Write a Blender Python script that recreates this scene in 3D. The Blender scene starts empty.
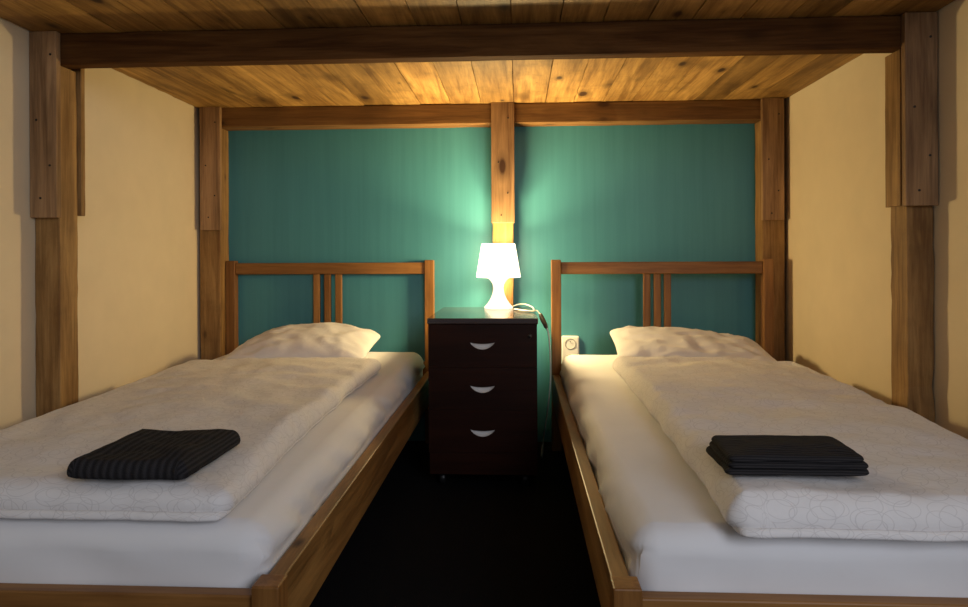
import bpy, bmesh, math, random
from mathutils import Vector, Matrix, noise
SC = bpy.context.scene
COL = SC.collection
random.seed(4)

# ------------------------------------------------------------------ camera, world, lights, exposure
YAW, ROLL, CAM_H = 0.0504, 0.0044, 0.88
r0 = Vector((math.cos(YAW), math.sin(YAW), 0)); fw = Vector((-math.sin(YAW), math.cos(YAW), 0)); up0 = Vector((0, 0, 1))
rt = r0*math.cos(ROLL) - up0*math.sin(ROLL); up = r0*math.sin(ROLL) + up0*math.cos(ROLL)
cd = bpy.data.cameras.new('camera'); cam = bpy.data.objects.new('camera', cd); COL.objects.link(cam)
m = Matrix.Identity(4)
for i in range(3):
    m[i][0], m[i][1], m[i][2] = rt[i], up[i], -fw[i]
m[2][3] = CAM_H
cam.matrix_world = m
cd.sensor_width = 36; cd.lens = 669.7/968*36; cd.shift_y = -48.58/968; cd.clip_start = 0.02
SC.camera = cam

w = bpy.data.worlds.new('world'); SC.world = w; w.use_nodes = True
w.node_tree.nodes['Background'].inputs[0].default_value = (0.80, 0.86, 1.0, 1)
w.node_tree.nodes['Background'].inputs[1].default_value = 0.10

def area(name, loc, target, size, size_y, energy, color):
    l = bpy.data.lights.new(name, 'AREA'); l.shape = 'RECTANGLE'; l.size = size; l.size_y = size_y
    l.energy = energy; l.color = color
    o = bpy.data.objects.new(name, l); COL.objects.link(o); o.location = loc
    o.rotation_euler = (Vector(target)-Vector(loc)).to_track_quat('-Z', 'Y').to_euler()
    return o
# daylight of the window in the right-hand wall, behind the camera
area('window_daylight', (1.15, -1.1, 1.55), (-0.6, 1.3, 0.5), 1.1, 1.2, 33, (0.86, 0.9, 1.0))
# the bulb of the bedside lamp: a warm point light inside the translucent shade, its near falloff set gentler than a real bulb's
LAMP_POS = (-0.086, 2.962, 0.643+0.215)
bl = bpy.data.lights.new('bulb_light', 'POINT'); bl.energy = 152; bl.color = (1.0, 0.74, 0.34); bl.shadow_soft_size = 0.045
bl.use_nodes = True
_e = bl.node_tree.nodes['Emission']; _f = bl.node_tree.nodes.new('ShaderNodeLightFalloff')
_f.inputs['Strength'].default_value = 1.0; _f.inputs['Smooth'].default_value = 0.16
bl.node_tree.links.new(_f.outputs['Quadratic'], _e.inputs['Strength'])
blo = bpy.data.objects.new('bulb_light', bl); COL.objects.link(blo); blo.location = LAMP_POS

SC.view_settings.view_transform = 'Standard'; SC.view_settings.look = 'None'
SC.view_settings.exposure = 0.0; SC.view_settings.gamma = 1.0; SC.view_settings.use_curve_mapping = False
SC.cycles.use_denoising = True
SC.cycles.max_bounces = 8; SC.cycles.diffuse_bounces = 4

# ------------------------------------------------------------------ node helpers and materials
def newmat(name):
    mt = bpy.data.materials.new(name); mt.use_nodes = True
    nt = mt.node_tree; b = nt.nodes['Principled BSDF']
    return mt, nt, b
def N(nt, t, **kw):
    n = nt.nodes.new(t)
    for k, v in kw.items():
        if k in n.inputs: n.inputs[k].default_value = v
        else: setattr(n, k, v)
    return n
def ramp(nt, stops):
    r = nt.nodes.new('ShaderNodeValToRGB'); e = r.color_ramp.elements
    while len(e) < len(stops): e.new(0.5)
    for i, (p, c) in enumerate(stops):
        e[i].position = p; e[i].color = (*c, 1) if len(c) == 3 else c
    return r
def mix(nt, a, b, fac, mode='MIX'):
    n = nt.nodes.new('ShaderNodeMix'); n.data_type = 'RGBA'; n.blend_type = mode
    for s, v in ((n.inputs[0], fac), (n.inputs[6], a), (n.inputs[7], b)):
        if isinstance(v, bpy.types.NodeSocket): nt.links.new(v, s)
        elif isinstance(v, (int, float)): s.default_value = v
        else: s.default_value = (*v, 1)
    return n.outputs[2]
def mathn(nt, op, a, b=None, clamp=False):
    n = nt.nodes.new('ShaderNodeMath'); n.operation = op; n.use_clamp = clamp
    for s, v in zip(n.inputs, (a, b)):
        if v is None: continue
        if isinstance(v, bpy.types.NodeSocket): nt.links.new(v, s)
        else: s.default_value = v
    return n.outputs[0]

def wood(name, axis, dark, light, knot=(0.045, 0.017, 0.005), rough=0.6, knots=1.0, island=False, fine=1.0, stain=0.0, spec=0.3):
    """sawn pine with the grain along axis (0, 1, 2)"""
    mt, nt, b = newmat(name); L = nt.links.new
    tc = N(nt, 'ShaderNodeTexCoord'); oi = N(nt, 'ShaderNodeObjectInfo')
    rnd = oi.outputs['Random']
    if island:
        g = N(nt, 'ShaderNodeNewGeometry'); rnd = g.outputs['Random Per Island']
    off = N(nt, 'ShaderNodeVectorMath', operation='SCALE'); off.inputs[0].default_value = (17.3, 23.1, 31.7); L(rnd, off.inputs['Scale'])
    add = N(nt, 'ShaderNodeVectorMath', operation='ADD'); L(tc.outputs['Object'], add.inputs[0]); L(off.outputs[0], add.inputs[1])
    def mapped(al, ac):
        mp = N(nt, 'ShaderNodeMapping'); s = [ac]*3; s[axis] = al; mp.inputs['Scale'].default_value = s
        L(add.outputs[0], mp.inputs['Vector']); return mp.outputs[0]
    n1 = N(nt, 'ShaderNodeTexNoise', Scale=1.0, Detail=5.0, Roughness=0.6, Distortion=0.8); L(mapped(1.6, 20*fine), n1.inputs['Vector'])
    n2 = N(nt, 'ShaderNodeTexNoise', Scale=1.0, Detail=4.0, Roughness=0.65); L(mapped(6.0, 120*fine), n2.inputs['Vector'])
    n3 = N(nt, 'ShaderNodeTexNoise', Scale=1.0, Detail=2.0); L(mapped(2.2, 5.0), n3.inputs['Vector'])
    g1 = mathn(nt, 'MULTIPLY_ADD', n1.outputs[0], 0.8); nt.nodes[-1].inputs[2].default_value = -0.15
    s1 = mathn(nt, 'ADD', g1, mathn(nt, 'MULTIPLY', n2.outputs[0], 0.35))
    r1 = ramp(nt, [(0.30, dark), (0.58, light)]); L(s1, r1.inputs[0])
    # large blotches
    bl = ramp(nt, [(0.3, (0.72, 0.68, 0.62)), (0.7, (1.1, 1.1, 1.1))]); L(n3.outputs[0], bl.inputs[0])
    c = mix(nt, r1.outputs[0], bl.outputs[0], 1.0, 'MULTIPLY')
    # knots: sparse dark ellipses with a halo
    vo = N(nt, 'ShaderNodeTexVoronoi', Scale=1.0, Randomness=1.0); L(mapped(4.6, 10.0), vo.inputs['Vector'])
    sep = N(nt, 'ShaderNodeSeparateColor'); L(vo.outputs['Color'], sep.inputs[0])
    rad = mathn(nt, 'MULTIPLY', mathn(nt, 'SUBTRACT', sep.outputs[0], 0.30, True), 0.27*knots)
    wob = mathn(nt, 'MULTIPLY_ADD', n2.outputs[0], 0.05); nt.nodes[-1].inputs[2].default_value = -0.025
    dd = mathn(nt, 'ADD', vo.outputs['Distance'], wob)
    k = mathn(nt, 'MULTIPLY', mathn(nt, 'SUBTRACT', rad, dd), 13.0, True)
    halo = mathn(nt, 'MULTIPLY', mathn(nt, 'SUBTRACT', mathn(nt, 'MULTIPLY', rad, 2.0), dd), 5.0, True)
    c = mix(nt, c, tuple(x*0.55 for x in dark), mathn(nt, 'MULTIPLY', halo, 0.6))
    c = mix(nt, c, knot, k)
    if stain:
        st = N(nt, 'ShaderNodeTexNoise', Scale=9.0, Detail=6.0, Roughness=0.7); L(add.outputs[0], st.inputs['Vector'])
        sr = ramp(nt, [(0.5, (0, 0, 0)), (0.68, (1, 1, 1))]); L(st.outputs[0], sr.inputs[0])
        c = mix(nt, c, tuple(x*0.4 for x in dark), mathn(nt, 'MULTIPLY', sr.outputs[0], stain))
    if island:
        br = N(nt, 'ShaderNodeMapRange'); br.inputs[3].default_value = 0.62; br.inputs[4].default_value = 1.18
        fr = mathn(nt, 'FRACT', mathn(nt, 'MULTIPLY', rnd, 7.77)); L(fr, br.inputs[0])
        hs = N(nt, 'ShaderNodeHueSaturation'); L(br.outputs[0], hs.inputs['Value']); L(c, hs.inputs['Color']); c = hs.outputs[0]
    L(c, b.inputs['Base Color']); b.inputs['Roughness'].default_value = rough; b.inputs['Specular IOR Level'].default_value = spec
    bp = N(nt, 'ShaderNodeBump', Strength=0.35, Distance=0.003); L(s1, bp.inputs['Height']); L(bp.outputs[0], b.inputs['Normal'])
    return mt

def plain(name, col, rough=0.5, metal=0.0, bump=None, spec=None):
    mt, nt, b = newmat(name)
    b.inputs['Base Color'].default_value = (*col, 1); b.inputs['Roughness'].default_value = rough; b.inputs['Metallic'].default_value = metal
    if spec is not None: b.inputs['Specular IOR Level'].default_value = spec
    if bump:
        tc = N(nt, 'ShaderNodeTexCoord'); n = N(nt, 'ShaderNodeTexNoise', Scale=bump[0], Detail=4.0)
        nt.links.new(tc.outputs['Object'], n.inputs['Vector'])
        bp = N(nt, 'ShaderNodeBump', Strength=bump[1], Distance=bump[2]); nt.links.new(n.outputs[0], bp.inputs['Height']); nt.links.new(bp.outputs[0], b.inputs['Normal'])
        r = ramp(nt, [(0.3, tuple(x*0.97 for x in col)), (0.7, tuple(min(1, x*1.02) for x in col))]); nt.links.new(n.outputs[0], r.inputs[0])
        nt.links.new(r.outputs[0], b.inputs['Base Color'])
    return mt

D1, L1 = (0.20, 0.10, 0.03), (0.44, 0.26, 0.095)          # yellowish pine
DG, LG = (0.18, 0.098, 0.045), (0.45, 0.275, 0.135)         # greyer sawn boards
POST = wood('sawn_pine_upright', 2, D1, L1, stain=0.25)
BOARD = wood('grey_pine_upright', 2, DG, LG, knots=1.1)
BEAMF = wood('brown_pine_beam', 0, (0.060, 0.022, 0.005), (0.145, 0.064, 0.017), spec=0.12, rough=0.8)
BEAMB = wood('red_pine_beam', 0, (0.12, 0.055, 0.015), (0.25, 0.13, 0.04))
DECK = wood('pine_planks', 1, (0.22, 0.11, 0.028), (0.54, 0.315, 0.095), knots=1.35, island=True, stain=0.35)
BX = wood('bed_pine_across', 0, (0.19, 0.080, 0.020), (0.36, 0.172, 0.050), knots=0.75, rough=0.45)
BY = wood('bed_pine_along', 1, (0.16, 0.075, 0.020), (0.36, 0.19, 0.06), knots=0.75, rough=0.45)
BZ = wood('bed_pine_upright', 2, (0.19, 0.080, 0.020), (0.36, 0.172, 0.050), knots=0.65, rough=0.45)

# teal paint: vertical brush streaks
TEAL, nt, b = newmat('teal_paint')
tc = N(nt, 'ShaderNodeTexCoord'); mp = N(nt, 'ShaderNodeMapping'); mp.inputs['Scale'].default_value = (38, 1, 1.2)
n = N(nt, 'ShaderNodeTexNoise', Scale=1.0, Detail=4.0, Roughness=0.6)
nt.links.new(tc.outputs['Object'], mp.inputs[0]); nt.links.new(mp.outputs[0], n.inputs['Vector'])
r = ramp(nt, [(0.3, (0.046, 0.215, 0.258)), (0.7, (0.058, 0.25, 0.298))]); nt.links.new(n.outputs[0], r.inputs[0])
nt.links.new(r.outputs[0], b.inputs['Base Color']); b.inputs['Roughness'].default_value = 0.5
bp = N(nt, 'ShaderNodeBump', Strength=0.15, Distance=0.002); nt.links.new(n.outputs[0], bp.inputs['Height']); nt.links.new(bp.outputs[0], b.inputs['Normal'])

CREAM = plain('cream_plaster', (0.73, 0.61, 0.425), 0.9, bump=(9, 0.03, 0.002), spec=0.2)
CEIL = plain('white_plaster', (0.7, 0.69, 0.66), 0.9)
CARPET = plain('black_carpet', (0.008, 0.008, 0.009), 1.0, bump=(400, 0.8, 0.006), spec=0.1)
SHEET = plain('white_sheet', (0.74, 0.73, 0.74), 0.85, bump=(7, 0.1, 0.01), spec=0.2)
PILLOWM = plain('white_pillowcase', (0.74, 0.715, 0.71), 0.9, bump=(14, 0.35, 0.012), spec=0.2)
BROWN = wood('dark_brown_veneer', 0, (0.016, 0.0042, 0.0018), (0.027, 0.0072, 0.003), knots=0.0, rough=0.45, spec=0.15)
TOP = wood('dark_brown_top', 0, (0.03, 0.014, 0.008), (0.045, 0.022, 0.012), knots=0.0, rough=0.10, spec=0.9)
TOP.node_tree.nodes['Principled BSDF'].inputs['IOR'].default_value = 1.75
PULL = plain('pale_grey_plastic', (0.72, 0.70, 0.69), 0.4)
LOCKM = plain('lock_metal', (0.05, 0.05, 0.05), 0.35, 0.8)
BLACKP = plain('black_plastic', (0.012, 0.012, 0.013), 0.4)
WHITEP = plain('white_plastic', (0.75, 0.74, 0.70), 0.35)
SWITCHM = plain('grey_switch', (0.09, 0.075, 0.06), 0.4)
SCREW = plain('screw_steel', (0.03, 0.025, 0.02), 0.5, 0.6)
CORDM = plain('white_cord', (0.72, 0.70, 0.64), 0.45)

# printed duvet cover: thin overlapping rings (pattern of the fabric)
DUVET, nt, b = newmat('ring_print_cotton'); L = nt.links.new
uv = N(nt, 'ShaderNodeUVMap')
lines = None
for k, (sc, rad) in enumerate(((16.0, 0.39), (14.5, 0.41), (18.0, 0.37))):
    mp = N(nt, 'ShaderNodeMapping'); mp.inputs['Location'].default_value = (k*3.37+0.2, k*1.71, 0); mp.inputs['Rotation'].default_value = (0, 0, k*0.6)
    L(uv.outputs[0], mp.inputs[0])
    nz = N(nt, 'ShaderNodeTexNoise', Scale=9.0, Detail=2.0); L(mp.outputs[0], nz.inputs['Vector'])
    vm = mix(nt, mp.outputs[0], nz.outputs['Color'], 0.025, 'ADD')
    vo = N(nt, 'ShaderNodeTexVoronoi', Scale=sc, Randomness=0.5); vo.voronoi_dimensions = '2D'; L(vm, vo.inputs['Vector'])
    d = mathn(nt, 'ABSOLUTE', mathn(nt, 'SUBTRACT', vo.outputs['Distance'], rad))
    ln = mathn(nt, 'SUBTRACT', 1.0, mathn(nt, 'MULTIPLY', d, 50.0, True), True)
    lines = ln if lines is None else mathn(nt, 'MAXIMUM', lines, ln)
L(mix(nt, (0.72, 0.695, 0.69), (0.36, 0.33, 0.33), mathn(nt, 'MULTIPLY', lines, 0.38)), b.inputs['Base Color'])
b.inputs['Roughness'].default_value = 0.9; b.inputs['Specular IOR Level'].default_value = 0.2
tc = N(nt, 'ShaderNodeTexCoord'); nz = N(nt, 'ShaderNodeTexNoise', Scale=26.0, Detail=5.0, Distortion=0.6); L(tc.outputs['Object'], nz.inputs['Vector'])
bp = N(nt, 'ShaderNodeBump', Strength=0.35, Distance=0.008); L(nz.outputs[0], bp.inputs['Height']); L(bp.outputs[0], b.inputs['Normal'])

def towel_mat(name, axis, scale, amt):
    mt, nt, b = newmat(name); L = nt.links.new
    tc = N(nt, 'ShaderNodeTexCoord')
    wv = N(nt, 'ShaderNodeTexWave', Scale=scale, Distortion=0.6); wv.bands_direction = axis; wv.inputs['Detail Scale'].default_value = 2
    L(tc.outputs['UV'], wv.inputs['Vector'])
    nz = N(nt, 'ShaderNodeTexNoise', Scale=500.0, Detail=2.0); L(tc.outputs['Object'], nz.inputs['Vector'])
    r = ramp(nt, [(0.1, (0.016, 0.015, 0.0165)), (0.9, (0.032, 0.030, 0.032))]); L(wv.outputs[1], r.inputs[0]); L(r.outputs[0], b.inputs['Base Color'])
    h = mathn(nt, 'ADD', wv.outputs[1], mathn(nt, 'MULTIPLY', nz.outputs[0], 0.8))
    bp = N(nt, 'ShaderNodeBump', Strength=amt, Distance=0.005); L(h, bp.inputs['Height']); L(bp.outputs[0], b.inputs['Normal'])
    b.inputs['Roughness'].default_value = 1.0; b.inputs['Specular IOR Level'].default_value = 0.1
    return mt
TOWELX = towel_mat('ribbed_black_terry', 'X', 22.0, 0.42); TOWELY = towel_mat('ribbed_charcoal_terry', 'Y', 34.0, 0.35)

def glow(name, col, s, see):
    """translucent plastic that a bulb shines through: partly lets the light pass, partly glows"""
    mt, nt, b = newmat(name)
    b.inputs['Base Color'].default_value = (0.8, 0.78, 0.72, 1); b.inputs['Roughness'].default_value = 0.5
    b.inputs['Emission Color'].default_value = (*col, 1); b.inputs['Emission Strength'].default_value = s
    tr = N(nt, 'ShaderNodeBsdfTransparent'); mx = N(nt, 'ShaderNodeMixShader'); mx.inputs[0].default_value = see
    nt.links.new(b.outputs[0], mx.inputs[1]); nt.links.new(tr.outputs[0], mx.inputs[2])
    nt.links.new(mx.outputs[0], nt.nodes['Material Output'].inputs[0])
    return mt
SHADE = glow('lit_lamp_shade', (1.0, 0.93, 0.82), 2.2, 0.55)
LBASE = glow('lit_lamp_base', (1.0, 0.86, 0.66), 1.0, 0.35)

# ------------------------------------------------------------------ mesh helpers
def link(name, me, mat, parent=None, smooth=False, bevel=0.0, autosmooth=False):
    o = bpy.data.objects.new(name, me); COL.objects.link(o)
    if mat: me.materials.append(mat)
    if smooth:
        for p in me.polygons: p.use_smooth = True
    if parent:
        root = parent; off = Vector((0, 0, 0))
        while root: off += root.location; root = root.parent
        me.transform(Matrix.Translation(-off)); o.parent = parent
    else:
        c = sum((Vector(v.co) for v in me.vertices), Vector())/max(1, len(me.vertices))
        c.z = min(v.co.z for v in me.vertices)
        me.transform(Matrix.Translation(-c)); o.location = c
    if bevel:
        md = o.modifiers.new('bevel', 'BEVEL'); md.width = bevel; md.segments = 2; md.limit_method = 'ANGLE'
    return o
def me_from(verts, faces):
    me = bpy.data.meshes.new('mesh'); me.from_pydata([tuple(v) for v in verts], [], faces); me.update(); return me
def boxes(bl):
    V, F = [], []
    for (x0, x1, y0, y1, z0, z1) in bl:
        k = len(V)
        V += [(x0, y0, z0), (x1, y0, z0), (x1, y1, z0), (x0, y1, z0), (x0, y0, z1), (x1, y0, z1), (x1, y1, z1), (x0, y1, z1)]
        F += [tuple(k+i for i in f) for f in ((0, 3, 2, 1), (4, 5, 6, 7), (0, 1, 5, 4), (1, 2, 6, 5), (2, 3, 7, 6), (3, 0, 4, 7))]
    return me_from(V, F)
def box(name, b6, mat, parent=None, bevel=0.002):
    return link(name, boxes([b6]), mat, parent, bevel=bevel)
def rough_bar(name, b6, axis, mat, parent, amp=0.0022, seg=0.04, seed=0, bevel=0.003, wane=0.0):
    """sawn timber: a bar cut into short lengths whose edges wander a little"""
    lo = [b6[0], b6[2], b6[4]]; hi = [b6[1], b6[3], b6[5]]
    n = max(2, int((hi[axis]-lo[axis])/seg)); a, c = [i for i in range(3) if i != axis]
    V, F = [], []
    for i in range(n+1):
        t = lo[axis]+(hi[axis]-lo[axis])*i/n
        for j, (ua, uc) in enumerate(((0, 0), (1, 0), (1, 1), (0, 1))):
            p = [0, 0, 0]; p[axis] = t
            q = noise.noise(Vector((t*6, seed*7.1+j*3.3, 0.5)))*amp + noise.noise(Vector((t*25, seed*3.1+j, 9)))*amp*0.5
            if wane and j in (0, 1): q -= wane*max(0, noise.noise(Vector((t*9, seed, 4)))+0.25)
            # keep the bar inside its box so that it only ever loses wood
            q = -abs(q)
            p[a] = (lo[a]-q) if ua == 0 else (hi[a]+q)
            p[c] = (lo[c]-q) if uc == 0 else (hi[c]+q)
            V.append(p)
    for i in range(n):
        for j in range(4):
            k = (j+1) % 4
            F.append((i*4+j, i*4+k, i*4+4+k, i*4+4+j))
    F += [(3, 2, 1, 0), tuple(n*4+j for j in range(4))]
    me = me_from(V, F)
    bm = bmesh.new(); bm.from_mesh(me); bmesh.ops.recalc_face_normals(bm, faces=bm.faces); bm.to_mesh(me); bm.free()
    return link(name, me, mat, parent, bevel=bevel)
def lathe(profile, cx, cy, n=40, close=False):
    V, F = [], []
    for (r, z) in profile:
        for i in range(n):
            a = 2*math.pi*i/n; V.append((cx+r*math.cos(a), cy+r*math.sin(a), z))
    for k in range(len(profile)-1):
        for i in range(n):
            j = (i+1) % n; F.append((k*n+i, k*n+j, (k+1)*n+j, (k+1)*n+i))
    if close: F.append(tuple(reversed(range(n)))); F.append(tuple((len(profile)-1)*n+i for i in range(n)))
    return me_from(V, F)
def smooth_path(pts, sub=8):
    P = [Vector(p) for p in pts]; P = [P[0]*2-P[1]]+P+[P[-1]*2-P[-2]]; out = []
    for i in range(1, len(P)-2):
        for s in range(sub):
            t = s/sub; a, b_, c, d = P[i-1], P[i], P[i+1], P[i+2]
            out.append(0.5*((2*b_)+(c-a)*t+(2*a-5*b_+4*c-d)*t*t+(3*b_-a-3*c+d)*t**3))
    out.append(P[-2]); return out
def tube(pts, r, n=8):
    V, F = [], []; prev = None
    for i, p in enumerate(pts):
        d = (pts[min(i+1, len(pts)-1)]-pts[max(i-1, 0)]).normalized()
        u = d.cross(Vector((0, 0, 1))) if prev is None else prev-d*prev.dot(d)
        if u.length < 1e-4: u = d.cross(Vector((0, 1, 0)))
        u.normalize(); prev = u; v = d.cross(u)
        for k in range(n):
            a = 2*math.pi*k/n; V.append(p+u*(r*math.cos(a))+v*(r*math.sin(a)))
    for i in range(len(pts)-1):
        for k in range(n):
            j = (k+1) % n; F.append((i*n+k, i*n+j, (i+1)*n+j, (i+1)*n+k))
    F.append(tuple(reversed(range(n)))); F.append(tuple((len(pts)-1)*n+k for k in range(n)))
    return me_from(V, F)
def tag(o, label, cat, group=None):
    o['label'] = label; o['category'] = cat
    if group: o['group'] = group
    return o
def thing(name, loc, label, cat, group=None):
    o = bpy.data.objects.new(name, None); COL.objects.link(o); o.location = loc; o.empty_display_size = 0.1
    return tag(o, label, cat, group)
def struct(name, b6, mat):
    o = link(name, boxes([b6]), mat); o['kind'] = 'structure'; return o
def fbm(x, y, z=0.0, o=4):
    return noise.fractal(Vector((x, y, z)), 1.0, 2.0, o)

# ------------------------------------------------------------------ room shell
XL, XR, YB, ZD = -1.497, 1.208, 3.155, 1.5718
struct('floor', (XL, XR, -0.9, YB, -0.05, 0), CARPET)
struct('wall_left', (XL-0.1, XL, -0.9, YB+0.1, 0, 2.6), CREAM)
struct('wall_right', (XR, XR+0.1, -0.1, YB+0.1, 0, 2.6), CREAM)
struct('wall_back', (XL, XR, YB, YB+0.1, 0, 2.6), TEAL)
struct('ceiling', (XL-0.1, XR+0.1, -0.9, YB+0.1, 2.6, 2.7), CEIL)

# ------------------------------------------------------------------ loft platform of rough timber above the beds
loft = thing('loft_platform', (0, 2.0, 0), 'rough pine timber loft platform spanning above both beds on posts', 'loft platform')
YF = 2.003; YK = 3.0556
ZB = 1.4746
pl_ = [('post', (XL+0.001, -1.4146, YF, 2.0905, 0, ZB)), ('post', (1.1275, XR-0.001, YF, 2.0905, 0, ZB)),
       ('post', (-1.4826, -1.385, YK, YB-0.001, 0, 1.4808)), ('post', (1.0943, 1.192, YK, YB-0.001, 0, 1.4808)),
       ('post', (-0.115, -0.019, 3.062, YB-0.001, 0, 1.4808))]
for i, (nm, b6) in enumerate(pl_):
    rough_bar(nm, b6, 2, POST, loft, seed=i, amp=0.003, wane=0.008 if i == 1 else 0.0)
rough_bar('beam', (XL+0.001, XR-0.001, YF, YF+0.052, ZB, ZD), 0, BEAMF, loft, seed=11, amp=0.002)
rough_bar('beam', (-1.4826, 1.192, YK, YB-0.001, 1.4808, ZD), 0, BEAMB, loft, seed=12, amp=0.002)
cl = [(XL+0.002, -1.409, YF-0.022, YF, 1.0, ZD), (1.113, XR-0.003, YF-0.022, YF, 1.016, ZD),
      (-1.471, -1.374, YK-0.022, YK, 1.0, ZD), (1.087, 1.183, YK-0.022, YK, 1.029, ZD), (-0.119, -0.013, 3.033, YK, 1.025, ZD),
      (XL+0.03, -1.404, 2.0905, 2.112, 1.012, ZD), (1.1135, 1.1270, 2.010, 2.0905, 1.018, ZB)]
for i, b6 in enumerate(cl):
    bd = rough_bar('cladding_board', b6, 2, BOARD if i < 5 else POST, loft, seed=20+i, amp=0.0012, bevel=0.002)
    if i < 5:
        xm = (b6[0]+b6[1])/2
        for (dx, z) in ((0.025, 1.5), (-0.02, 1.3), (0.022, 1.16), (-0.008, 1.06)):
            V = lathe([(0.0035, 0), (0.0035, 0.003), (0.0015, 0.0035)], 0, 0, 10, True)
            V.transform(Matrix.Translation((xm+dx, b6[2]+0.0016, z)) @ Matrix.Rotation(math.pi/2, 4, 'X'))
            link('screw', V, SCREW, bd)
# deck planks run from the back wall out towards the room, each a separate sawn board within one deck
V, F = [], []
x = XL+0.004; i = 0
rng = random.Random(7)
while x < XR-0.03:
    wd = rng.uniform(0.125, 0.148); x1 = min(x+wd, XR-0.004)
    if XR-x1 < 0.05: x1 = XR-0.004
    dz = rng.uniform(0, 0.003)
    n = 40
    k0 = len(V)
    for s in range(n+1):
        y = 1.42+(YB-0.002-1.42)*s/n
        e0 = abs(noise.noise(Vector((y*7, i*3.7, 1))))*0.003+0.0008; e1 = abs(noise.noise(Vector((y*7, i*3.7, 5))))*0.003+0.0008
        if i == 0: e0 += abs(fbm(y*14, 3, 2))*0.01
        V += [(x+e0, y, ZD+dz), (x1-e1, y, ZD+dz), (x1-e1, y, ZD+0.026), (x+e0, y, ZD+0.026)]
    for s in range(n):
        for j in range(4):
            kk = (j+1) % 4
            F.append((k0+s*4+j, k0+s*4+4+j, k0+s*4+4+kk, k0+s*4+kk))
    F += [(k0, k0+1, k0+2, k0+3), (k0+n*4+3, k0+n*4+2, k0+n*4+1, k0+n*4)]
    x = x1; i += 1
me = me_from(V, F)
bm = bmesh.new(); bm.from_mesh(me); bmesh.ops.recalc_face_normals(bm, faces=bm.faces); bm.to_mesh(me); bm.free()
link('deck', me, DECK, loft)['label'] = 'knotty yellow pine planks of the loft deck'
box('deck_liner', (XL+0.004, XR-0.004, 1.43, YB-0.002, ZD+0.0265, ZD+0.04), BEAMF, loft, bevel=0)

# ------------------------------------------------------------------ beds
def bed(label, x0, x1, yf, yh, zr, slats, side):
    """x0..x1 outer width, yf front of foot, yh front face of the headboard"""
    t = thing('bed_frame', ((x0+x1)/2, (yf+yh)/2, 0), label, 'bed', 'twin pine bed frames')
    P = 0.043
    for xa in (x0, x1-P):
        box('headboard_post', (xa, xa+P, yh, yh+P, 0, 0.857), BZ, t, 0.003)
        box('foot_post', (xa, xa+0.046, yf, yf+0.046, 0, zr+0.003), BZ, t, 0.003)
    box('headboard_rail', (x0+P, x1-P, yh+0.008, yh+0.034, 0.792, 0.846), BX, t, 0.004)
    box('headboard_rail', (x0+P, x1-P, yh+0.008, yh+0.034, 0.30, 0.38), BX, t, 0.004)
    for xs in slats:
        box('headboard_slat', (xs, xs+0.030, yh+0.010, yh+0.032, 0.38, 0.792), BZ, t, 0.003)
    for xa in (x0+0.002, x1-0.034):
        box('side_rail', (xa, xa+0.032, yf+0.046, yh, zr-0.122, zr), BY, t, 0.003)
    box('foot_rail', (x0+0.046, x1-0.046, yf+0.012, yf+0.040, zr-0.135, zr-0.018), BX, t, 0.003)
    for xa in (x0+0.034, x1-0.056):
        box('slat_ledge', (xa, xa+0.022, yf+0.05, yh-0.002, 0.238, 0.262), BY, t, 0.002)
    V = []
    ys = yf+0.09
    while ys < yh-0.09:
        V.append((x0+0.04, x1-0.04, ys, ys+0.068, 0.262, 0.280)); ys += 0.12
    link('slat_base', boxes(V), BX, t)
    return t
bed('left pine bed frame, headboard left of the lit lamp', -1.383, -0.393, 1.068, 3.108, 0.339, (-0.966, -0.914, -0.861), 1)
bed('right pine bed frame, headboard beside the wall socket', 0.150, 1.125, 1.078, 3.008, 0.343, (0.560, 0.606, 0.651), -1)

def spaced(n, a, b, e):
    """n+1 positions from a to b, crowded within e of both ends"""
    out = []; k = n//5
    for i in range(k): out.append(a+e*(1-math.cos(math.pi/2*i/k)))
    for i in range(n-2*k+1): out.append(a+e+(b-a-2*e)*i/(n-2*k))
    for i in range(k): out.append(b-e*(1-math.cos(math.pi/2*(k-1-i)/k)))
    return out

def rise(y):
    """the beds lie a little higher towards the head"""
    return 0.020*max(0, min(1, (y-1.12)/1.9))

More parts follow.
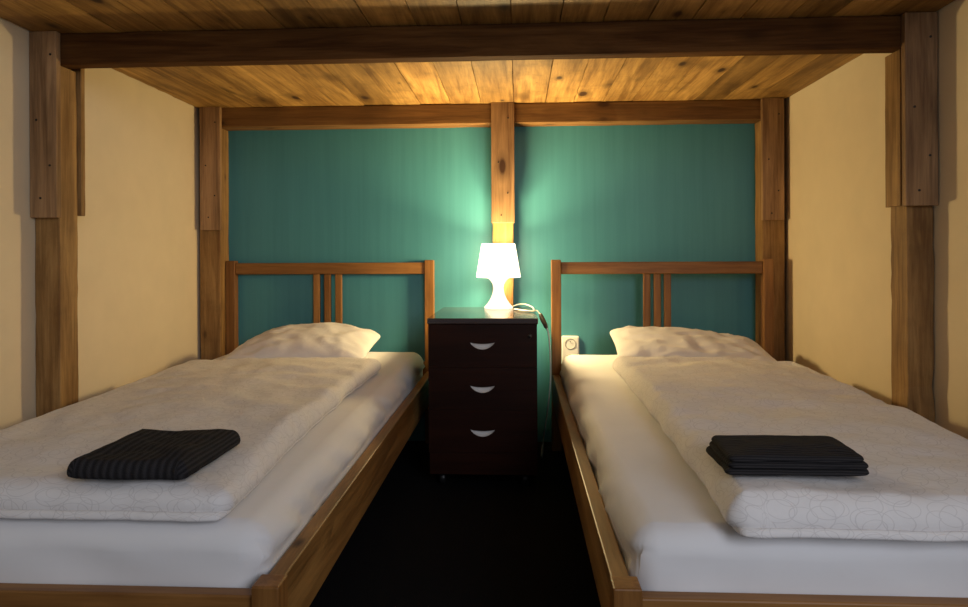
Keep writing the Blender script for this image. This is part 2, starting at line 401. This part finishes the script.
def mattress(label, x0, x1, y0, y1, z0, z1, seed, inner):
    """fitted sheet pulled over a mattress; inner = +1 / -1: the side that faces the gap"""
    nx, ny = 40, 90; r = 0.045; V, F = [], []
    # ring of profile across x for each y: bottom-left, up, over, down
    def section():
        pts = []
        for i in range(9): pts.append((0, i/8*0.62, -1))
        for i in range(1, 9):
            a = math.pi/2*i/8; pts.append((r*(1-math.cos(a)), None, a))
        return pts
    ys = spaced(ny, y0, y1, r)
    prof = []       # (side, x, z-fraction) list
    H = z1-z0
    def zedge(d):   # height at distance d in from an edge
        d = max(0, min(d, r)); return z1-r+math.sqrt(max(0, r*r-(r-d)**2))
    cols = []
    for i in range(8): cols.append(('s', -1, z0+(H-r)*i/8))
    for xx in spaced(nx, x0, x1, r): cols.append(('t', xx, 0))
    for i in range(8): cols.append(('s', 1, z0+(H-r)*(7-i)/8))
    rows = [('f', z0+(H-r)*i/6) for i in range(6)]+[('t', y) for y in ys]+[('b', z0+(H-r)*(5-i)/6) for i in range(6)]
    for rw in rows:
        for c in cols:
            x = c[1] if c[0] == 't' else (x0 if c[1] < 0 else x1)
            y = rw[1] if rw[0] == 't' else (y0 if rw[0] == 'f' else y1)
            zz = z1
            if c[0] == 't': zz = min(zz, zedge(min(x-x0, x1-x)))
            if rw[0] == 't': zz = min(zz, zedge(min(y-y0, y1-y)))
            if c[0] == 's': zz = min(c[2], zz)
            if rw[0] in 'fb': zz = min(rw[1], zz)
            p = Vector((x, y, zz))
            # round the plan corners
            cx = min(max(x, x0+0.05), x1-0.05); cy = min(max(y, y0+0.05), y1-0.05)
            if (x < x0+0.05 or x > x1-0.05) and (y < y0+0.05 or y > y1-0.05):
                d = Vector((x-cx, y-cy)); l = d.length
                mx = max(abs(d.x), abs(d.y))
                if l > 1e-6: d *= mx/l; p.x, p.y = cx+d.x, cy+d.y
            # folds of the loose cloth along the sides and soft dents on top
            side = max(0.0, 1-min(x-x0, x1-x)/0.07); end = max(0.0, 1-min(y-y0, y1-y)/0.07)
            low = max(0, min(1, (z1-zz)/0.06))
            a = (fbm(y*5+zz*9, seed, zz*5)*0.010+fbm(y*14+zz*22, seed+4, 1)*0.005)*side*(0.25+0.75*low)
            if (inner > 0 and x > (x0+x1)/2) or (inner < 0 and x < (x0+x1)/2):
                a = a*1.5+0.006*low*side
                if zz < 0.352: a = min(a, 0.004)
                else: a = a*1.25
                p.z += side*low*fbm(y*3, seed+9, 0)*0.008
                p.x += (1 if x > (x0+x1)/2 else -1)*a
            else: p.x += (1 if x > (x0+x1)/2 else -1)*min(a, 0.002)
            p.y += (-1 if y < (y0+y1)/2 else 1)*min(0.003, fbm(x*6+zz*8, seed+2, zz*6)*0.006*end*low)
            p.z += rise(y)*max(0, (zz-z0)/H)
            if zz > z1-0.001: p.z += fbm(x*3, y*3, seed)*0.003
            V.append(p)
    W = len(cols)
    for i in range(len(rows)-1):
        for j in range(W-1):
            F.append((i*W+j, i*W+j+1, (i+1)*W+j+1, (i+1)*W+j))
    rim = [j for j in range(W)]+[i*W+W-1 for i in range(1, len(rows))]+[(len(rows)-1)*W+j for j in range(W-2, -1, -1)]+[i*W for i in range(len(rows)-2, 0, -1)]
    F.append(tuple(reversed(rim)))
    me = me_from(V, F)
    o = link('mattress', me, SHEET, None, True)
    return tag(o, label, 'mattress', 'mattresses under white fitted sheets')
mattress('mattress in white fitted sheet on the left bed frame', -1.340, -0.436, 1.112, 3.066, 0.281, 0.420, 3, 1)
mattress('mattress in white fitted sheet on the right bed frame', 0.190, 1.088, 1.120, 3.002, 0.281, 0.420, 8, -1)

def slab(x0, x1, y0, y1, zb, T, r, hfun, nx=70, ny=110, corner=0.05, edge=None, puff=0.5):
    """a soft cloth slab lying on z = zb: rounded rims, height field hfun(x, y) added on top; returns mesh with UVs in metres"""
    V, F, UV = [], [], []
    xs = spaced(nx, x0, x1, r); ys = spaced(ny, y0, y1, r)
    def plan(x, y):
        cx = min(max(x, x0+corner), x1-corner); cy = min(max(y, y0+corner), y1-corner)
        dx, dy = x-cx, y-cy
        if dx and dy:
            l = math.hypot(dx, dy); k = max(abs(dx), abs(dy))/l; x, y = cx+dx*k, cy+dy*k
        if edge:
            ex, ey = edge(x, y); x += ex; y += ey
        return x, y
    for y in ys:
        for x in xs:
            d = min(x-x0, x1-x, y-y0, y1-y); q = min(1, max(0, d/r))
            prof = math.sqrt(max(0, 1-(1-q)**2))
            h = T*prof
            X, Y = plan(x, y)
            inside = min(1, d/0.03)
            V.append((X, Y, zb+T*0.30+h*0.70+hfun(X, Y)*inside))
            dx = min(x-x0, x1-x); dy = min(y-y0, y1-y)
            UV.append((X+(math.copysign(1, x-(x0+x1)/2)*(T-h) if dx < r else 0), Y+(math.copysign(1, y-(y0+y1)/2)*(T-h) if dy < r else 0)))
    n = len(xs)
    for i in range(len(ys)-1):
        for j in range(n-1):
            F.append((i*n+j, i*n+j+1, (i+1)*n+j+1, (i+1)*n+j))
    # underside rim: curl in to the bottom
    rim = list(range(n))+[i*n+n-1 for i in range(1, len(ys))]+[(len(ys)-1)*n+j for j in range(n-2, -1, -1)]+[i*n for i in range(len(ys)-2, 0, -1)]
    cx, cy = (x0+x1)/2, (y0+y1)/2
    last = rim
    for (ins, f) in ((0.001, 0.15), (0.006, 0.04), (0.014, 0.0)):
        cur = []
        for k in rim:
            X, Y, _ = V[k]
            sx = 1-ins/max(0.02, (x1-x0)/2); sy = 1-ins/max(0.02, (y1-y0)/2)
            cur.append(len(V)); V.append((cx+(X-cx)*sx, cy+(Y-cy)*sy, zb+T*f)); 
            UV.append((UV[k][0], UV[k][1]-T*(0.3-f)*(1 if Y < cy else -1)))
        for a in range(len(rim)):
            b_ = (a+1) % len(rim); F.append((last[b_], last[a], cur[a], cur[b_]))
        last = cur
    F.append(tuple(reversed(last)))
    me = me_from(V, F)
    ul = me.uv_layers.new(name='UVMap')
    for lp in me.loops: ul.data[lp.index].uv = UV[lp.vertex_index]
    return me

def duvet(label, x0, x1, y0, y1, zb, seed, edge_l, edge_r, wr, outer):
    def hf(x, y):
        t = (y-y0)/(y1-y0)
        rid = 0
        # ridges that cross the cover, stronger towards the pillow
        a = noise.noise(Vector((x*2.3+seed, y*9+fbm(x*2, y*2, seed)*1.2, seed)))
        rid += (1-abs(a)*2.2)*0.008*wr*(0.3+t)
        b2 = noise.noise(Vector((x*9+y*5, y*3-x*2, seed+7)))
        rid += (1-abs(b2)*2)*0.004
        return rid+fbm(x*2.2, y*2.2, seed+3)*0.010+fbm(x*7, y*7, seed+5)*0.004+(1-abs(noise.noise(Vector((x*5+seed, y*26+fbm(x*4, y*3, seed)*2, 3))))*2.4)*0.0022*wr*(0.2+t)
    def edge(x, y):
        t = (y-y0)/(y1-y0)
        e = fbm(y*5, seed, 2)*0.010
        fx = (edge_r(t)+e) if x > (x0+x1)/2 else (edge_l(t)+e)
        k = abs(x-(x0+x1)/2)/((x1-x0)/2)
        fy = fbm(x*5, seed+5, 1)*0.010
        ky = abs(y-(y0+y1)/2)/((y1-y0)/2)
        return fx*k**4, fy*ky**8
    me = slab(x0, x1, y0, y1, zb+0.008, 0.050, 0.045, lambda x, y: hf(x, y)-0.012*max(0, (y-y0)/(y1-y0)-0.35)-0.022*max(0, outer*(x-(x0+x1)/2)/((x1-x0)/2)-0.25), edge=edge, corner=0.03)
    for v in me.vertices: v.co.z += rise(v.co.y)
    o = link('duvet', me, DUVET, None, True)
    tag(o, label, 'duvet', 'folded ring print duvets')
    me = slab(x0+0.012, x1-0.008, y0-0.010, y1-0.03, zb+0.001, 0.017, 0.009, lambda x, y: -0.005, nx=50, ny=90, edge=edge, corner=0.02)
    for v in me.vertices: v.co.z += rise(v.co.y)
    link('under_fold', me, DUVET, o, True)
    return o
MZ = 0.4235
duvet('white duvet with thin ring print folded on the left bed', -1.225, -0.498, 1.125, 2.52, MZ, 2.0,
      lambda t: 0.012-0.065*t, lambda t: -0.02*t-0.02*math.sin(t*3.1), 0.7, -1)
duvet('white duvet with thin ring print folded on the right bed', 0.345, 1.03, 1.095, 2.56, MZ, 13.0,
      lambda t: 0.008*math.sin(t*4)-0.004+0.02*t, lambda t: -0.075*(1-t)+0.01, 1.1, 1)

# ------------------------------------------------------------------ pillows
def pillow(label, cx, cy, sx, sy, T, tiltx, tilty, rotz, zb, bend, seed):
    n, mm = 56, 40; V, F = [], []
    R = Matrix.Rotation(rotz, 3, 'Z') @ Matrix.Rotation(tiltx, 3, 'X') @ Matrix.Rotation(tilty, 3, 'Y')
    def pt(u, v, s):
        x = sx*u*(1-0.035*(1-v*v))*(1-0.07*v**8); y = sy*v*(1-0.03*(1-u*u))*(1-0.12*u**8)
        t = max(0, (1-abs(u)**3.0)*(1-abs(v)**3.0))**0.55
        edge = 1-max(abs(u), abs(v))
        cr = (1-abs(noise.noise(Vector((u*3.2+v*1.5, v*2.6-u*1.2, seed))))*2)*0.009+fbm(u*4, v*4, seed)*0.006
        z = s*T*t*(1 if s > 0 else 0.45)+cr*min(1, edge*6)*(1 if s > 0 else 0.3)
        z += bend(u, v)
        return R @ Vector((x, y, z))
    us = [math.sin(math.pi/2*(2*i/n-1)) for i in range(n+1)]; vs = [math.sin(math.pi/2*(2*i/mm-1)) for i in range(mm+1)]
    top = [[pt(u, v, 1) for u in us] for v in vs]; bot = [[pt(u, v, -1) for u in us] for v in vs]
    lo = min(p.z for r_ in bot for p in r_)+0.012
    W = n+1
    def put(p): V.append((p.x+cx, p.y+cy, max(p.z-lo, 0)+zb))
    for r_ in top:
        for p in r_: put(p)
    base = len(V); idx = {}
    for j, r_ in enumerate(bot):
        for i, p in enumerate(r_):
            if i in (0, n) or j in (0, mm): idx[(j, i)] = j*W+i
            else: idx[(j, i)] = len(V); put(p - Vector((0, 0, 0.0)))
    for j in range(mm):
        for i in range(n):
            F.append((j*W+i, j*W+i+1, (j+1)*W+i+1, (j+1)*W+i))
            F.append((idx[(j, i)], idx[(j+1, i)], idx[(j+1, i+1)], idx[(j, i+1)]))
    me = me_from(V, F)
    o = link('pillow', me, PILLOWM, None, True)
    return tag(o, label, 'pillow', 'white pillows at the headboards')
pillow('rumpled white pillow lying at the head of the left bed', -0.925, 2.84, 0.312, 0.215, 0.060, math.radians(8), 0.0, 0.0, MZ+0.019,
       lambda u, v: 0.02*math.exp(-((u-0.25)/0.5)**2)*(v+1)/2 - 0.05*max(0, -u-0.35), 1.3)
pillow('rumpled white pillow with raised left corner on the right bed', 0.712, 2.80, 0.325, 0.19, 0.046, math.radians(10.5), math.radians(3.2), 0.0, MZ+0.019,
       lambda u, v: 0.022*max(0, -u-0.2)*(v+1)/2 + 0.018*(v+1)/2*math.exp(-((u+0.1)/0.6)**2), 6.1)

# ------------------------------------------------------------------ towels
def towel(label, x0, x1, y0, y1, zb, skew, mat, layers, T, seed, name='towel'):
    V, F, UVs = [], [], []
    me_all = bmesh.new()
    ul = None
    for k in range(layers):
        ins = 0.004*((k*7) % 3)
        def hf(x, y, k=k): return (fbm(x*9, y*9, seed+k*0.2)*0.009 if k == layers-1 else 0)
        me = slab(x0+ins, x1-ins*0.6, y0+ins*0.7, y1-ins, zb+k*T, T*1.02, min(0.02, T*0.9), hf, nx=44, ny=44, corner=0.016,
                  edge=lambda x, y: (skew*(y-y0)+fbm(y*12, seed, k)*0.004, skew*0.3*(x-x0)+fbm(x*12, seed+2, k)*0.004))
        me_all.from_mesh(me); bpy.data.meshes.remove(me)
    me = bpy.data.meshes.new('mesh'); me_all.to_mesh(me); me_all.free()
    o = link(name, me, mat, None, True)
    return tag(o, label, 'towel', 'folded dark towels')
towel('black ribbed towel folded on the left duvet', -0.797, -0.576, 1.130, 1.362, 0.489, 0.02, TOWELX, 1, 0.034, 3)
towel('charcoal towel folded flat on the right duvet', 0.358, 0.606, 1.176, 1.336, 0.496, 0.04, TOWELY, 3, 0.011, 9)

# ------------------------------------------------------------------ drawer pedestal
PX0, PX1, PY0, PY1, PZ = -0.341, 0.0745, 2.498, 3.045, 0.643
ped = thing('drawer_pedestal', ((PX0+PX1)/2, 2.78, 0), 'dark brown three drawer pedestal between the two beds', 'drawer unit')
box('carcass', (PX0+0.004, PX1-0.004, PY0+0.022, PY1, 0.055, PZ-0.022), BROWN, ped)
box('top_panel', (PX0, PX1, PY0, PY1, PZ-0.022, PZ), TOP, ped, 0.003)
for i in range(4):
    cx = (PX0+0.05, PX1-0.05)[i % 2]; cy = (PY0+0.07, PY1-0.06)[i//2]
    me = lathe([(0.0, -0.011), (0.022, -0.011), (0.025, -0.007), (0.025, 0.007), (0.022, 0.011), (0.0, 0.011)], 0, 0, 20)
    me.transform(Matrix.Translation((cx, cy, 0.0255)) @ Matrix.Rotation(math.pi/2, 4, 'Y'))
    c = link('castor', me, BLACKP, ped, True)
    box('castor_bracket', (cx-0.016, cx+0.016, cy-0.016, cy+0.016, 0.0505, 0.055), BLACKP, c, 0.001)
def lens(cx, zt, w, h, n=20):
    """outline of the crescent opening: the almost straight upper edge and the curved lower edge, left to right"""
    upp, low = [], []
    for i in range(n+1):
        a = -1+2*i/n; k = max(0, 1-a*a)
        upp.append((cx+a*w/2, zt-0.005*k)); low.append((cx+a*w/2, zt-h*k**0.8))
    return upp, low
def drawer_front(x0, x1, y0, y1, z0, z1, upp, low):
    V = [(x0, y0, z0), (x1, y0, z0), (x1, y1, z0), (x0, y1, z0), (x0, y0, z1), (x1, y0, z1), (x1, y1, z1), (x0, y1, z1)]
    F = [(0, 3, 2, 1), (4, 5, 6, 7), (2, 3, 7, 6)]
    n = len(upp); zc = upp[0][1]
    a = len(V); V += [(x, y0, z) for x, z in upp]
    b_ = len(V); V += [(x, y0, z) for x, z in low[1:-1]]
    ml, mr = len(V), len(V)+1; V += [(x0, y0, zc), (x1, y0, zc)]
    F.append(tuple([ml]+[a+i for i in range(n)]+[mr, 5, 4]))
    F.append(tuple([0, 1, mr, a+n-1]+[b_+i for i in reversed(range(n-2))]+[a, ml]))
    F += [(1, 2, 6, 5, mr), (3, 0, ml, 4, 7)]
    return me_from(V, F)
def scoop(y, upp, low, depth):
    """the hollow of the pull: from the lower lip it curves back and up behind the upper edge"""
    V, F = [], []; n = len(upp); M = 8
    for i in range(n):
        (x, zu), (_, zl) = upp[i], low[i]; k = max(0.0, (zu-zl))
        for q in range(M+1):
            t = q/M; a = t*math.pi/2
            V.append((x, y+0.0002+depth*min(1, k/0.015)*math.sin(a), zl-0.0002+(k+0.004)*(1-math.cos(a))))
        V.append((x, y+0.0006, zl-0.0012))
    W = M+2
    for i in range(n-1):
        for q in range(M): F.append((i*W+q, (i+1)*W+q, (i+1)*W+q+1, i*W+q+1))
        F.append((i*W+M+1, (i+1)*W+M+1, (i+1)*W, i*W))
    return me_from(V, F)
for k, (z0, z1, zp) in enumerate(((0.4605, 0.6195, 0.552), (0.3005, 0.4595, 0.390), (0.1405, 0.2995, 0.226))):
    upp, low = lens(-0.134, zp, 0.092, 0.026)
    d = link('drawer', drawer_front(PX0+0.004, PX1-0.004, PY0+0.004, PY0+0.0215, z0, z1, upp, low), BROWN, ped)
    link('pull', scoop(PY0+0.004, upp, low, 0.013), PULL, d, True)['label'] = 'pale grey crescent pull'
    if k == 0:
        me = lathe([(0.0, 0.004), (0.007, 0.004), (0.008, 0.0), (0.008, -0.002)], 0, 0, 20); me.transform(Matrix.Translation((0.044, PY0+0.003, 0.577)) @ Matrix.Rotation(math.pi/2, 4, 'X'))
        link('lock', me, LOCKM, d, True)
box('plinth', (PX0+0.006, PX1-0.006, PY0+0.012, PY0+0.0215, 0.055, 0.138), BROWN, ped, 0.001)

# ------------------------------------------------------------------ table lamp
lx, ly, lz = -0.086, 2.962, PZ+0.0005
lamp = thing('table_lamp', (lx, ly, lz), 'small lit white plastic table lamp on the dark drawer unit', 'lamp')
prof = [(0.060, 0.0), (0.064, 0.002), (0.063, 0.006), (0.056, 0.014), (0.046, 0.026), (0.036, 0.042), (0.028, 0.060), (0.0235, 0.078), (0.0225, 0.092), (0.025, 0.106), (0.032, 0.120), (0.043, 0.131), (0.055, 0.136)]
link('lamp_base', lathe([(r_, lz+z_) for r_, z_ in prof], lx, ly, 40, True), LBASE, lamp, True)
sp = [(0.0965, 0.137), (0.0985, 0.139), (0.0975, 0.146), (0.0745, 0.284), (0.073, 0.286), (0.072, 0.284), (0.094, 0.146), (0.0955, 0.139), (0.0965, 0.137)]
link('lamp_shade', lathe([(r_, lz+z_) for r_, z_ in sp], lx, ly, 40), SHADE, lamp, False)
sk = lathe([(0.018, lz+0.136), (0.018, lz+0.165), (0.028, lz+0.19), (0.030, lz+0.21), (0.022, lz+0.232), (0.0, lz+0.24)], lx, ly, 20)
link('bulb', sk, LBASE, lamp, True)
path = [(lx+0.055, ly, lz+0.005), (lx+0.085, ly-0.03, lz+0.018), (0.030, 2.87, lz+0.024), (0.062, 2.80, lz+0.016), (0.060, 2.755, lz+0.006),
        (0.030, 2.765, lz+0.004), (-0.005, 2.83, lz+0.004), (-0.016, 2.86, lz+0.004), (-0.008, 2.865, lz+0.004), (0.03, 2.80, lz+0.004), (0.060, 2.735, lz+0.006), (0.076, 2.70, lz+0.012), (0.088, 2.665, lz-0.002)]
cord = link('cord', tube(smooth_path(path), 0.0027), CORDM, lamp, True)
path = [(0.1105, 2.60, lz-0.046), (0.118, 2.60, lz-0.075), (0.124, 2.62, lz-0.14), (0.127, 2.66, lz-0.26), (0.117, 2.72, lz-0.40), (0.104, 2.80, lz-0.53), (0.10, 2.86, 0.02), (0.10, 2.95, 0.004), (0.11, 3.10, 0.004)]
link('cord', tube(smooth_path(path), 0.0027), CORDM, lamp, True)
# inline switch hanging over the edge
a, b_ = Vector((0.086, 2.672, lz+0.003)), Vector((0.112, 2.598, lz-0.05))
d = (b_-a); Ls = d.length
me = bpy.data.meshes.new('mesh'); bm = bmesh.new()
bmesh.ops.create_uvsphere(bm, u_segments=20, v_segments=14, radius=1.0)
for v in bm.verts:
    z = v.co.z; s = 1.0 if abs(z) < 0.6 else 1.15
    v.co = Vector((math.copysign(abs(v.co.x)**0.8, v.co.x)*0.011*s, math.copysign(abs(v.co.y)**0.8, v.co.y)*0.008*s, z*Ls/2))
bm.to_mesh(me); bm.free()
me.transform(Matrix.Translation((a+b_)/2) @ d.to_track_quat('Z', 'X').to_matrix().to_4x4())
sw = link('switch', me, SWITCHM, lamp, True); sw['label'] = 'dark grey inline cord switch'

# ------------------------------------------------------------------ wall socket
so = thing('wall_socket', (0.2445, YB, 0.36), 'white double wall socket behind the right headboard', 'socket')
box('face_plate', (0.203, 0.284, YB-0.018, YB, 0.352, 0.500), WHITEP, so, 0.006)
for zc in (0.463, 0.390):
    me = lathe([(0.0255, 0.0075), (0.0255, 0.010), (0.0225, 0.010), (0.021, 0.001), (0.0, 0.0008)], 0, 0, 28)
    me.transform(Matrix.Translation((0.2435, YB-0.0165, zc)) @ Matrix.Rotation(math.pi/2, 4, 'X') @ Matrix.Translation((0, 0, -0.0065)))
    s_ = link('outlet', me, plain('socket_well', (0.32, 0.30, 0.26), 0.4), so, True)
    for dx in (-0.0095, 0.0095):
        q = lathe([(0.0, 0.0012), (0.003, 0.0012), (0.003, 0.0)], 0, 0, 12); q.transform(Matrix.Translation((0.2435+dx, YB-0.0118, zc)) @ Matrix.Rotation(math.pi/2, 4, 'X'))
        link('pin_hole', q, BLACKP, s_)
    q = lathe([(0.0, 0.012), (0.0022, 0.012), (0.0026, 0.0)], 0, 0, 12); q.transform(Matrix.Translation((0.2435, YB-0.011, zc+0.011)) @ Matrix.Rotation(math.pi/2, 4, 'X'))
    link('earth_pin', q, SCREW, s_)
